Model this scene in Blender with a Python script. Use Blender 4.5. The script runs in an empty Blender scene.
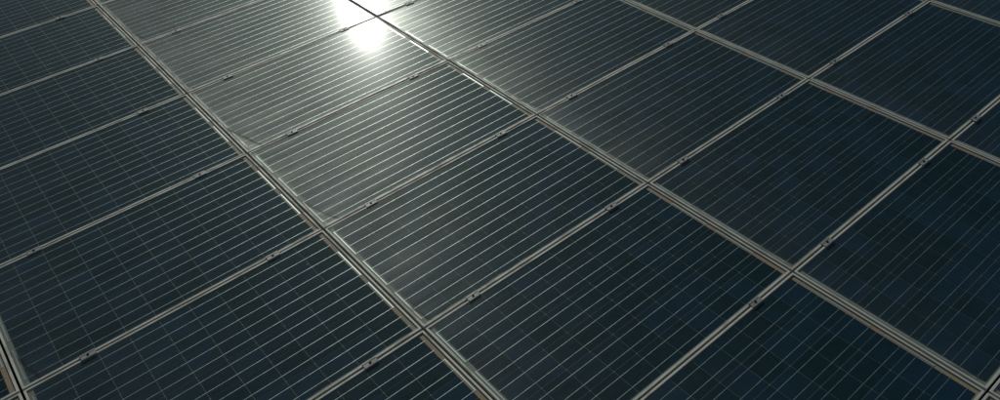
import bpy, bmesh, math, random
from mathutils import Matrix, Vector, Euler

# ------------------------------------------------------------------ frame of the array
# local axes of the module plane: X along the long side of a panel, Y up the slope of rows, Z normal
PU, PV = 1.675, 1.675 / 1.66846          # pitch of the panels along X and along -Y
TILT = math.radians(3.745)               # the roof rises gently towards +X
ROOF_H = 6.0
M = Matrix.Translation((0, 0, ROOF_H)) @ Matrix.Rotation(-TILT, 4, 'Y')
scene = bpy.context.scene
col = scene.collection

# ------------------------------------------------------------------ camera
CAM = Vector((2.15995, -7.27756, 3.00263))
right = Vector((0.76555945, -0.64140952, -0.05010923))
up = Vector((0.4500532, 0.47824622, 0.7541416))
fwd = Vector((0.45975085, 0.59989205, -0.65479433))
cd = bpy.data.cameras.new('camera'); cam = bpy.data.objects.new('camera', cd); col.objects.link(cam)
rot = Matrix((right, up, -fwd)).transposed().to_4x4()
cam.matrix_world = M @ Matrix.Translation(CAM) @ rot
cd.sensor_width = 36; cd.lens = 18 * 1.53279
cd.clip_start = 0.05; cd.clip_end = 5000
scene.camera = cam

# ------------------------------------------------------------------ sky and sun: mirrored by the glass into the top of the picture
GX, GY = 361, 0
F = 1.53279
d = (right * ((GX - 500) / 500 / F) - up * ((GY - 200) / 500 / F) + fwd).normalized()
sun_dir = (M.to_3x3() @ Vector((d.x, d.y, -d.z))).normalized()
elev = math.asin(sun_dir.z); azim = math.atan2(sun_dir.x, sun_dir.y)
w = bpy.data.worlds.new('World'); scene.world = w; w.use_nodes = True
nt = w.node_tree; bg = nt.nodes['Background']
sky = nt.nodes.new('ShaderNodeTexSky'); sky.sky_type = 'NISHITA'; sky.sun_disc = False
sky.sun_elevation = elev; sky.sun_rotation = azim
sky.air_density = 1.0; sky.dust_density = 0.6; sky.ozone_density = 1.0
nt.links.new(sky.outputs[0], bg.inputs[0]); bg.inputs[1].default_value = 0.05
sl = bpy.data.lights.new('sun', 'SUN'); sun = bpy.data.objects.new('sun', sl); col.objects.link(sun)
sl.energy = 3.0; sl.angle = math.radians(0.53); sl.color = (1.0, 0.975, 0.905)
sun.rotation_euler = sun_dir.to_track_quat('Z', 'Y').to_euler(); sun.location = (0, 0, 40)
scene.view_settings.view_transform = 'Standard'; scene.view_settings.look = 'None'
scene.view_settings.gamma = 1; scene.view_settings.exposure = -0.58
scene.view_settings.use_curve_mapping = False
scene.render.engine = 'CYCLES'
scene.cycles.transparent_max_bounces = 12

PW, PH = 1.662, 0.9935         # panel outer size
LIP = 0.0115                   # frame lip seen from above
# ------------------------------------------------------------------ node helpers
def material(name):
    m = bpy.data.materials.new(name); m.use_nodes = True
    t = m.node_tree; t.nodes.clear()
    return m, t, t.nodes.new('ShaderNodeOutputMaterial')
class G:
    def __init__(s, t): s.t = t
    def n(s, typ, **kw):
        x = s.t.nodes.new(typ)
        for k, v in kw.items(): setattr(x, k, v)
        return x
    def put(s, sock, v):
        if isinstance(v, bpy.types.NodeSocket): s.t.links.new(v, sock)
        elif v is not None: sock.default_value = v
    def math(s, op, a, b=None, c=None, clamp=False):
        x = s.n('ShaderNodeMath', operation=op, use_clamp=clamp)
        for i, v in enumerate((a, b, c)): s.put(x.inputs[i], v)
        return x.outputs[0]
    def noise(s, vec, scale, detail=3, rough=0.55, col=False):
        x = s.n('ShaderNodeTexNoise'); s.put(x.inputs['Vector'], vec)
        x.inputs['Scale'].default_value = scale; x.inputs['Detail'].default_value = detail; x.inputs['Roughness'].default_value = rough
        return x.outputs['Color' if col else 'Fac']
    def ramp(s, v, a, b, lo=0.0, hi=1.0, smooth=True):
        x = s.n('ShaderNodeMapRange', interpolation_type='SMOOTHSTEP' if smooth else 'LINEAR')
        s.put(x.inputs['Value'], v)
        for k, q in (('From Min', a), ('From Max', b), ('To Min', lo), ('To Max', hi)): s.put(x.inputs[k], q)
        return x.outputs[0]
    def mixc(s, f, a, b):
        x = s.n('ShaderNodeMix', data_type='RGBA'); s.put(x.inputs[0], f); s.put(x.inputs[6], a); s.put(x.inputs[7], b)
        return x.outputs[2]
    def mixs(s, f, a, b):
        x = s.n('ShaderNodeMixShader'); s.put(x.inputs[0], f); s.put(x.inputs[1], a); s.put(x.inputs[2], b)
        return x.outputs[0]
    def vadd(s, a, b):
        x = s.n('ShaderNodeVectorMath', operation='ADD'); s.put(x.inputs[0], a); s.put(x.inputs[1], b); return x.outputs[0]
    def prin(s, **kw):
        x = s.n('ShaderNodeBsdfPrincipled')
        for k, v in kw.items(): s.put(x.inputs[k.replace('_', ' ')], v)
        return x.outputs[0]
    def glossy(s, c, r, dist='GGX', nrm=None):
        x = s.n('ShaderNodeBsdfAnisotropic', distribution=dist); s.put(x.inputs['Color'], c); s.put(x.inputs['Roughness'], r); s.put(x.inputs['Normal'], nrm)
        return x.outputs[0]
def rgb(*a): return (*a, 1.0)

def mat_aluminium(name, base, rough, metal):
    m, t, o = material(name); g = G(t)
    gen = g.n('ShaderNodeTexCoord').outputs['Object']; inf = g.n('ShaderNodeObjectInfo')
    v = g.vadd(gen, inf.outputs['Location'])
    n = g.noise(v, 9, 4); f = g.noise(v, 140, 2)
    dirt = g.ramp(n, 0.42, 0.72)
    c = g.mixc(dirt, rgb(*base), rgb(base[0] * .70, base[1] * .67, base[2] * .60))
    c = g.mixc(g.ramp(f, 0.35, 0.75, 0, .35), c, rgb(*(q * .7 for q in base)))
    r = g.math('ADD', g.math('MULTIPLY', n, .25), rough - .1)
    g.put(o.inputs[0], g.prin(Base_Color=c, Metallic=g.math('SUBTRACT', metal, g.math('MULTIPLY', dirt, .35)), Roughness=r))
    return m
M_FRAME = mat_aluminium('anodised_aluminium', (.53, .545, .475), .68, .30)
M_CLAMP = mat_aluminium('cast_clamp_aluminium', (.27, .285, .265), .55, .35)
M_RAIL = mat_aluminium('rail_aluminium', (.45, .45, .44), .45, .8)

def mat_simple(name, c, rough, metal=0.0):
    m, t, o = material(name); g = G(t)
    n = g.noise(g.n('ShaderNodeTexCoord').outputs['Object'], 60, 3)
    cc = g.mixc(n, rgb(*(q * .75 for q in c)), rgb(*(q * 1.2 for q in c)))
    g.put(o.inputs[0], g.prin(Base_Color=cc, Roughness=rough, Metallic=metal)); return m
M_BOLT = mat_simple('dark_steel_bolt', (.035, .034, .032), .5, .6)
M_BUS = mat_simple('tinned_bus_ribbon', (.72, .70, .66), .38, .55)

def mat_cell():
    m, t, o = material('multicrystalline_silicon'); g = G(t)
    oc = g.n('ShaderNodeTexCoord').outputs['Object']; inf = g.n('ShaderNodeObjectInfo')
    off = g.n('ShaderNodeCombineXYZ'); g.put(off.inputs[0], g.math('MULTIPLY', inf.outputs['Random'], 37)); g.put(off.inputs[1], g.math('MULTIPLY', inf.outputs['Random'], 91))
    v = g.vadd(oc, off.outputs[0])
    vo = g.n('ShaderNodeTexVoronoi'); g.put(vo.inputs['Vector'], v); vo.inputs['Scale'].default_value = 55
    bw = g.n('ShaderNodeSeparateColor'); g.put(bw.inputs[0], vo.outputs['Color'])
    tone = g.mixc(g.ramp(inf.outputs['Random'], .15, .85), rgb(.0075, .0235, .0320), rgb(.0120, .0325, .0590))
    c = g.mixc(g.math('MULTIPLY', bw.outputs[0], .45), tone, rgb(.0145, .0430, .0670))
    c = g.mixc(g.ramp(g.noise(v, 5, 2), .35, .7, 0, .4), c, rgb(.0055, .0200, .0220))
    spot = g.ramp(g.noise(v, 9, 3), .66, .80, 0, .8)
    c = g.mixc(spot, c, rgb(.012, .045, .060))
    g.put(o.inputs[0], g.prin(Base_Color=c, Roughness=.6, Specular_IOR_Level=.04)); return m
M_CELL = mat_cell()

def mat_ribbon():
    m, t, o = material('cell_ribbon'); g = G(t)
    oc = g.n('ShaderNodeTexCoord').outputs['Object']; inf = g.n('ShaderNodeObjectInfo')
    n = g.noise(g.vadd(oc, inf.outputs['Location']), 26, 4, .65)
    c = g.mixc(g.ramp(n, .35, .7), rgb(.66, .70, .67), rgb(.38, .42, .41))
    g.put(o.inputs[0], g.prin(Base_Color=c, Roughness=.46, Metallic=.95)); return m
M_RIB = mat_ribbon()

def mat_back():
    m, t, o = material('yellowed_backsheet'); g = G(t)
    oc = g.n('ShaderNodeTexCoord').outputs['Object']; inf = g.n('ShaderNodeObjectInfo')
    n = g.noise(g.vadd(oc, inf.outputs['Location']), 5, 4)
    sp = g.n('ShaderNodeSeparateXYZ'); g.put(sp.inputs[0], oc)
    end = g.ramp(sp.outputs[0], PW / 2 - .075, PW / 2 - .040)            # burnt brown round the leads at the upper end
    brown = g.mixc(g.ramp(n, .38, .66), rgb(.42, .215, .13), rgb(.33, .25, .18))
    c = g.mixc(g.math('MULTIPLY', end, g.ramp(n, .25, .45, .7, 1)), rgb(.225, .225, .19), brown)
    g.put(o.inputs[0], g.prin(Base_Color=c, Roughness=.7)); return m
M_BACK = mat_back()

def mat_glass():
    """thin solar glass: fresnel gloss over clear transmission, with a film of dust washed to the low corner"""
    m, t, o = material('dusty_solar_glass'); g = G(t)
    oc = g.n('ShaderNodeTexCoord').outputs['Object']; inf = g.n('ShaderNodeObjectInfo')
    at = g.n('ShaderNodeAttribute', attribute_type='OBJECT', attribute_name='dust').outputs['Fac']
    rnd = inf.outputs['Random']
    off = g.n('ShaderNodeCombineXYZ'); g.put(off.inputs[0], g.math('MULTIPLY', rnd, 53)); g.put(off.inputs[1], g.math('MULTIPLY', rnd, 17))
    v = g.vadd(oc, off.outputs[0])
    sp = g.n('ShaderNodeSeparateXYZ'); g.put(sp.inputs[0], oc)
    x = g.math('ADD', sp.outputs[0], PW / 2 - LIP); y = g.math('ADD', sp.outputs[1], PH / 2 - LIP)   # metres from the low end / low side
    big = g.noise(v, 2.2, 4); mid = g.noise(v, 11, 4); fine = g.noise(v, 160, 3)
    # broad film, thicker towards the low end
    film = g.math('POWER', 2.718, g.math('MULTIPLY', x, -1.9))
    film = g.math('MULTIPLY', film, g.ramp(big, .25, .75, .75, 1.25))
    film = g.math('ADD', g.math('MULTIPLY', film, .115), .002)
    film = g.math('MULTIPLY', film, g.ramp(fine, .2, .8, .75, 1.25))
    mp = g.n('ShaderNodeMapping'); mp.inputs['Scale'].default_value = (1.3, 15, 1); g.put(mp.inputs['Vector'], v)
    runs = g.noise(mp.outputs[0], 1, 4, .6)                     # rain runs down the slope
    film = g.math('MULTIPLY', film, g.ramp(runs, .28, .72, .72, 1.28))
    # silt line along the low end and the low long side
    xe = g.math('ADD', x, g.math('MULTIPLY', g.math('SUBTRACT', mid, .5), .05))
    silt = g.ramp(xe, .042, .0, 0, .30)
    ye = g.math('ADD', y, g.math('MULTIPLY', g.math('SUBTRACT', mid, .5), .02))
    silt2 = g.ramp(ye, .014, .0, 0, .32)
    # dried puddle in the low corner, with a dark tide line
    q = g.math('ADD', g.math('DIVIDE', x, .075), g.math('DIVIDE', y, .30))
    q = g.math('ADD', q, g.math('MULTIPLY', g.math('SUBTRACT', g.noise(v, 6, 4), .5), .7))
    q = g.math('MULTIPLY', q, g.ramp(g.math('FRACT', g.math('MULTIPLY', rnd, 7.3)), 0, 1, .72, 1.7, False))
    pud = g.ramp(q, 1.02, .75, 0, .04)
    line = g.math('MULTIPLY', g.ramp(q, .80, .93), g.ramp(q, 1.08, .96))
    # a few droppings and specks
    speck = g.ramp(g.noise(v, 38, 2), .79, .84, 0, .75)
    silt = g.math('MULTIPLY', silt, g.ramp(g.noise(v, 4.5, 3), .3, .7, .35, 1.15))
    dust = g.math('ADD', film, g.math('ADD', silt, g.math('ADD', silt2, pud)))
    dust = g.math('MULTIPLY', dust, at)  # panel factor: real dust plus painted-in glare brightness
    dust = g.math('MINIMUM', g.math('ADD', dust, speck), .85)
    # clean glass: anti-reflective coat on a fine rolled texture
    geo = g.n('ShaderNodeNewGeometry'); dp = g.n('ShaderNodeVectorMath', operation='DOT_PRODUCT')
    g.put(dp.inputs[0], geo.outputs['Normal']); g.put(dp.inputs[1], geo.outputs['Incoming'])
    cosv = g.math('ABSOLUTE', dp.outputs['Value'])           # Schlick, the same from either face of the pane
    fres = g.math('MULTIPLY_ADD', g.math('POWER', g.math('SUBTRACT', 1, cosv, clamp=True), 5), .965, .035)
    wav = g.n('ShaderNodeBump'); wav.inputs['Strength'].default_value = 1.0; wav.inputs['Distance'].default_value = .00022
    g.put(wav.inputs['Height'], g.math('MULTIPLY_ADD', fine, .012, g.noise(v, 7, 2)))        # rolled glass is never quite flat
    sharp = g.glossy(rgb(.96, 1, .97), .138, 'BECKMANN', wav.outputs[0])
    wide = g.glossy(rgb(.96, 1, .96), .235)
    gl = g.mixs(.60, sharp, wide)
    tr = g.n('ShaderNodeBsdfTransparent'); tr.inputs[0].default_value = rgb(.86, .965, .945)
    clean = g.mixs(g.math('MULTIPLY', fres, .22), tr.outputs[0], gl)
    # dust
    df = g.n('ShaderNodeBsdfDiffuse'); g.put(df.inputs[0], g.mixc(mid, rgb(.22, .235, .205), rgb(.165, .17, .145)))
    g.put(df.inputs[0], g.mixc(g.math('MINIMUM', g.math('MULTIPLY', silt, 4), 1), df.inputs[0].links[0].from_socket, rgb(.25, .20, .15)))
    ds = g.mixs(g.ramp(silt, 0, .2, .40, .12), df.outputs[0], g.glossy(rgb(.71, .77, .71), .42))
    s = g.mixs(dust, clean, ds)
    mud = g.n('ShaderNodeBsdfDiffuse'); mud.inputs[0].default_value = rgb(.05, .042, .034)
    s = g.mixs(g.math('MULTIPLY', line, g.ramp(mid, .35, .6, .15, .6)), s, mud.outputs[0])
    g.put(o.inputs[0], s)
    return m
M_GLASS = mat_glass()

def mat_roof():
    m, t, o = material('painted_roof_sheet'); g = G(t)
    n = g.noise(g.n('ShaderNodeTexCoord').outputs['Object'], 1.5, 5)
    c = g.mixc(n, rgb(.12, .12, .115), rgb(.20, .19, .17))
    g.put(o.inputs[0], g.prin(Base_Color=c, Roughness=.6, Metallic=.1)); return m
M_ROOF = mat_roof()
def mat_ground():
    m, t, o = material('dry_ground'); g = G(t)
    oc = g.n('ShaderNodeTexCoord').outputs['Object']
    c = g.mixc(g.noise(oc, .05, 6), rgb(.07, .075, .035), rgb(.17, .14, .09))
    g.put(o.inputs[0], g.prin(Base_Color=c, Roughness=.95)); return m
M_GROUND = mat_ground()
M_WALL = mat_simple('rendered_wall', (.4, .39, .36), .85)

# ------------------------------------------------------------------ mesh helpers
def mesh(name, verts, faces, mat, bevel=0.0):
    me = bpy.data.meshes.new(name); me.from_pydata(verts, [], faces); me.update()
    bm = bmesh.new(); bm.from_mesh(me)
    if bevel: bmesh.ops.bevel(bm, geom=bm.edges[:], offset=bevel, segments=1, affect='EDGES', clamp_overlap=True)
    bmesh.ops.recalc_face_normals(bm, faces=bm.faces[:]); bm.to_mesh(me); bm.free()
    me.materials.append(mat); return me
def boxvf(x0, x1, y0, y1, z0, z1):
    v = [(x0, y0, z0), (x1, y0, z0), (x1, y1, z0), (x0, y1, z0), (x0, y0, z1), (x1, y0, z1), (x1, y1, z1), (x0, y1, z1)]
    f = [(0, 3, 2, 1), (4, 5, 6, 7), (0, 1, 5, 4), (1, 2, 6, 5), (2, 3, 7, 6), (3, 0, 4, 7)]
    return v, f
def box(name, x0, x1, y0, y1, z0, z1, mat, bevel=0.0):
    return mesh(name, *boxvf(x0, x1, y0, y1, z0, z1), mat, bevel)
def prism(name, outline, z0, z1, mat, bevel=0.0):
    n = len(outline)
    v = [(x, y, z0) for x, y in outline] + [(x, y, z1) for x, y in outline]
    f = [tuple(range(n))[::-1], tuple(range(n, 2 * n))] + [(i, (i + 1) % n, (i + 1) % n + n, i + n) for i in range(n)]
    return mesh(name, v, f, mat, bevel)
def link(name, data, parent=None, loc=(0, 0, 0), rz=0.0):
    ob = bpy.data.objects.new(name, data); col.objects.link(ob)
    ob.location = loc
    if rz: ob.rotation_euler = (0, 0, rz)
    if parent: ob.parent = parent
    return ob
def tag(ob, label, cat, group=None):
    ob['label'] = label; ob['category'] = cat
    if group: ob['group'] = group
def structure(ob): ob['kind'] = 'structure'

# ------------------------------------------------------------------ the setting: roof, walls, ground
HT = 0.040                       # frame height
RAIL_H = 0.045
ROOF_Z = -HT - RAIL_H - 0.07
def make_roof():
    x0, x1, y0, y1 = -6.0, 16.0, -14.0, 9.0
    v, f = [], []
    prof = []; x = x0
    while x < x1 - .01:          # trapezoid sheet: low pan, rib, low pan
        prof += [(x, 0), (x + .20, 0), (x + .225, .035), (x + .265, .035), (x + .29, 0)]
        x += .33
    prof.append((x, 0))
    for px, pz in prof: v += [(px, y0, ROOF_Z - .036 + pz), (px, y1, ROOF_Z - .036 + pz)]
    for i in range(len(prof) - 1): f.append((2 * i, 2 * i + 2, 2 * i + 3, 2 * i + 1))
    r = link('roof', mesh('roof', v, f, M_ROOF)); r.matrix_world = M; structure(r)
    # walls carrying the roof down to the ground
    wv, wf = [], []
    cs = [(x0 + .15, y0 + .15), (x1 - .15, y0 + .15), (x1 - .15, y1 - .15), (x0 + .15, y1 - .15)]
    top = [M @ Vector((a, b, ROOF_Z - .06)) for a, b in cs]
    v8 = [(p.x, p.y, 0) for p in top] + [tuple(p) for p in top]
    f6 = [(0, 1, 5, 4), (1, 2, 6, 5), (2, 3, 7, 6), (3, 0, 4, 7)]
    structure(link('building_wall', mesh('building_wall', v8, f6, M_WALL)))
    g = link('ground', mesh('ground', [(-1500, -1500, 0), (1500, -1500, 0), (1500, 1500, 0), (-1500, 1500, 0)], [(0, 1, 2, 3)], M_GROUND)); structure(g)
make_roof()

# ------------------------------------------------------------------ one panel of each mesh
CELL, GAP, GAPY = 0.1560, 0.0025, 0.0030
NX, NY = 10, 6
SX, SY = CELL + GAP, CELL + GAPY
def chamfered(a, c):
    h = a / 2
    return [(-h + c, -h), (h - c, -h), (h, -h + c), (h, h - c), (h - c, h), (-h + c, h), (-h, h - c), (-h, -h + c)]
ZG = HT - 0.0018                 # top of the glass, just below the lip
ZC = ZG - 0.0040                 # top of the cells under the glass
me_cell = prism('solar_cell', chamfered(CELL, .0022), -.0004, 0, M_CELL)
L_RIB = NX * SX - GAP + .020
me_rib = box('ribbon', -L_RIB / 2, L_RIB / 2, -.00098, .00098, .0001, .0006, M_RIB)
def bus(length): return box('bus_ribbon', -.0032, .0032, -length / 2, length / 2, .0001, .0009, M_BUS)
BUSLEN = SY + CELL / 2 + .008
me_bus = bus(BUSLEN)
me_stub = bus(CELL / 2 + .008)
me_back = box('backsheet', -PW / 2 + .004, PW / 2 - .004, -PH / 2 + .004, PH / 2 - .004, -.0016, -.0009, M_BACK)
me_glass = mesh('glass_pane', [(-PW / 2 + LIP - .002, -PH / 2 + LIP - .002, 0), (PW / 2 - LIP + .002, -PH / 2 + LIP - .002, 0), (PW / 2 - LIP + .002, PH / 2 - LIP + .002, 0), (-PW / 2 + LIP - .002, PH / 2 - LIP + .002, 0)], [(0, 1, 2, 3)], M_GLASS)
def frame_bar(L):
    # profile across the bar (0 = outer face, inwards positive), mitred at 45 degrees at both ends
    b = .0012
    prof = [(0, 0), (.028, 0), (.028, .0018), (.0020, .0018), (.0020, HT - .0075), (LIP, HT - .0075), (LIP, HT - b * .6), (LIP - b * .6, HT), (b, HT), (0, HT - b)]
    n = len(prof); v = []
    for p, z in prof: v.append((-L / 2 + p, p, z))
    for p, z in prof: v.append((L / 2 - p, p, z))
    f = [(i, (i + 1) % n, (i + 1) % n + n, i + n) for i in range(n)]
    return mesh('frame_bar', v, f, M_FRAME)
me_long = frame_bar(PW); me_short = frame_bar(PH)
me_jbox = box('junction_box', -.06, .06, -.055, .055, -.022, 0, M_BOLT, .003)

def panel_parts(root, dust):
    for sy, rz in ((-1, 0), (1, math.pi)): link('frame_bar', me_long, root, (0, sy * PH / 2, 0), rz)
    for sx, rz in ((1, math.pi / 2), (-1, -math.pi / 2)): link('frame_bar', me_short, root, (sx * PW / 2, 0, 0), rz)
    bs = link('backsheet', me_back, root, (0, 0, ZC))
    for i in range(NX):
        for j in range(NY):
            link('solar_cell', me_cell, root, ((i - (NX - 1) / 2) * SX, (j - (NY - 1) / 2) * SY, ZC))
    for j in range(NY):
        for s in (-1, 1): link('ribbon', me_rib, root, (0, (j - (NY - 1) / 2) * SY + s * CELL / 4, ZC))
    xe = NX * SX / 2 + .0120
    for k in (0, 2, 4): link('bus_ribbon', me_bus, root, (-xe, (k + .5 - (NY - 1) / 2) * SY, ZC))
    for k in (1, 3): link('bus_ribbon', me_bus, root, (xe, (k + .5 - (NY - 1) / 2) * SY, ZC))
    gl = link('glass_pane', me_glass, root, (0, 0, ZG)); gl['dust'] = dust
    link('junction_box', me_jbox, bs, (PW / 2 - .14, 0, -.0017))

# ------------------------------------------------------------------ where things show in the picture
def project(p):
    r = p - CAM; z = r.dot(fwd)
    if z < .05: return None
    return 500 + 500 * F * r.dot(right) / z, 200 - 500 * F * r.dot(up) / z
def seen_fraction(i, j):
    n = 0
    for a in range(21):
        for b in range(21):
            q = project(Vector(((i + .01 + .98 * a / 20) * PU, -(j + .01 + .98 * b / 20) * PV, 0)))
            if q and 0 <= q[0] <= 1000 and 0 <= q[1] <= 400: n += 1
    return n / 441
ORD = ['first', 'second', 'third', 'fourth', 'fifth', 'sixth', 'seventh', 'eighth', 'ninth']
COLUMN = {0: 'bottom-left corner column', 1: 'left column', 2: 'sun-glint column', 3: 'column right of the sun glint',
          4: 'far right column', 5: 'top-right corner column'}
I0, I1, J0, J1 = -1, 6, -2, 8
seen = {(i, j): seen_fraction(i, j) for i in range(I0, I1 + 1) for j in range(J0, J1 + 1)}
visible = {k for k, s in seen.items() if s > 0}
built = {k for k in seen if any((k[0] + a, k[1] + b) in visible for a in (-1, 0, 1) for b in (-1, 0, 1))}
order = {}
for i in range(I0, I1 + 1):
    js = sorted(j for (a, j) in visible if a == i)
    for n, j in enumerate(js): order[(i, j)] = n

rng = random.Random(11)
panels = {}
# dust per panel, with glare sheen and the darker right side put into it, and the few that sit a little crooked on their rails
DUST_SHEEN = {(2, 0): 1.2, (2, 1): 1.3, (2, 2): 1.25, (2, 3): .98, (2, 4): .68, (2, 5): .5, (3, 1): 1.2, (3, 2): 1.2, (3, 3): 1.2, (3, 4): .95, (3, 5): .6}
CROOKED = {(2, 1): .10, (2, 2): -.10}
for (i, j) in sorted(built):
    root = bpy.data.objects.new('solar_panel', None); col.objects.link(root)
    root.empty_display_size = .2
    c = Vector(((i + .5) * PU, -(j + .5) * PV, -HT))
    tl = Euler((math.radians(rng.gauss(0, .08)), math.radians(rng.gauss(0, .08)), 0)).to_matrix().to_4x4()
    if (i, j) in CROOKED: tl = Matrix.Rotation(math.radians(CROOKED[(i, j)]), 4, Vector((.47, .88, 0)))
    root.matrix_world = M @ Matrix.Translation(c) @ tl
    panel_parts(root, DUST_SHEEN.get((i, j), .5 if i > 2 else .7) * rng.uniform(.9, 1.1))  # right-hand columns get less dust to paint in their darker light
    if (i, j) in visible:
        lab = 'blue-black solar panel, %s from the top in the %s' % (ORD[order[(i, j)]], COLUMN[i])
        if (i, j) == (2, 2): lab = 'blue-black solar panel with the lower white sun glint under the seam'
        if (i, j) == (2, 1): lab = 'solar panel at the top edge with the sun glint cut by the frame'
        tag(root, lab, 'solar panel', 'solar panels laid edge to edge on the roof')
    else:
        tag(root, 'blue-black solar panel lying just outside the picture', 'solar panel', 'solar panels beyond the picture edge')
    panels[(i, j)] = root

# ------------------------------------------------------------------ clamps on the seams between panels, two to a panel
PLW, PLD = .075, .037
def plate_mesh():
    # top-hat strip: two raised lips on the frames, a shallow channel between them
    h = PLD / 2
    prof = [(-h, .0006), (-h, .0042), (-.0095, .0046), (-.0080, .0030), (.0080, .0030), (.0095, .0046), (h, .0042), (h, .0006), (.0040, .0006), (.0040, -.034), (-.0040, -.034), (-.0040, .0006)]
    n = len(prof); L = PLW / 2
    v = [(-L, a, z) for a, z in prof] + [(L, a, z) for a, z in prof]
    f = [(k, (k + 1) % n, (k + 1) % n + n, k + n) for k in range(n)] + [tuple(range(n))[::-1], tuple(range(n, 2 * n))]
    return mesh('clamp_plate', v, f, M_CLAMP)
me_plate = plate_mesh()
def bolt_mesh():
    bm = bmesh.new(); n = 12; ro, ri = .0068, .0036; z0, z1, zb = .0025, .0078, .0040
    def ring(r, z): return [bm.verts.new((r * math.cos(2 * math.pi * k / n), r * math.sin(2 * math.pi * k / n), z)) for k in range(n)]
    rs = [ring(ro, z0), ring(ro, z1 - .001), ring(ro - .001, z1), ring(ri, z1), ring(ri, zb)]
    for a, b in zip(rs, rs[1:]):
        for k in range(n): bm.faces.new((a[k], a[(k + 1) % n], b[(k + 1) % n], b[k]))
    bm.faces.new(rs[-1]); bmesh.ops.recalc_face_normals(bm, faces=bm.faces[:])
    me = bpy.data.meshes.new('bolt'); bm.to_mesh(me); bm.free(); me.materials.append(M_BOLT); return me
me_bolt = bolt_mesh()
for (i, j) in sorted(built):
    if (i, j - 1) not in built: continue
    for side, fx in (('left', .195), ('right', .806)):
        p = Vector(((i + fx) * PU + rng.uniform(-.008, .008), -j * PV, 0))
        root = bpy.data.objects.new('panel_clamp', None); col.objects.link(root); root.empty_display_size = .05
        root.matrix_world = M @ Matrix.Translation(p) @ Matrix.Rotation(rng.gauss(0, .012), 4, 'Z')
        link('clamp_plate', me_plate, root); link('bolt', me_bolt, root)
        q = project(p)
        if q and -8 <= q[0] <= 1008 and -4 <= q[1] <= 404 and (i, j) in order:
            lab = 'grey %s clamp on upper seam of %s panel in %s' % (side, ORD[order[(i, j)]], COLUMN[i])
            tag(root, lab, 'clamp', 'clamps along the panel seams')
        else:
            tag(root, 'grey aluminium panel clamp outside the picture', 'clamp', 'clamps beyond the picture edge')

# ------------------------------------------------------------------ rails and their feet below the panels
me_foot = box('rail_foot', -.03, .03, -.025, .025, -.07, 0, M_RAIL, .002)
for i in range(I0, I1 + 1):
    js = [j for (a, j) in built if a == i]
    if not js: continue
    y1, y0 = -min(js) * PV - .02, -(max(js) + 1) * PV + .02
    me = box('rail_beam', -.02, .02, y0, y1, -RAIL_H, -.0005, M_RAIL, .002)
    for side, fx in (('left', .195), ('right', .806)):
        root = bpy.data.objects.new('mounting_rail', None); col.objects.link(root)
        root.matrix_world = M @ Matrix.Translation(((i + fx) * PU, 0, -HT))
        link('rail_beam', me, root)
        k = y0 + .3
        while k < y1:
            link('rail_foot', me_foot, root, (0, k, -RAIL_H)); k += 1.3
        if i in COLUMN: tag(root, 'aluminium rail under the %s clamps of the %s' % (side, COLUMN[i]), 'rail', 'mounting rails under the panels')
        else: tag(root, 'aluminium mounting rail outside the picture', 'rail', 'mounting rails beyond the picture edge')
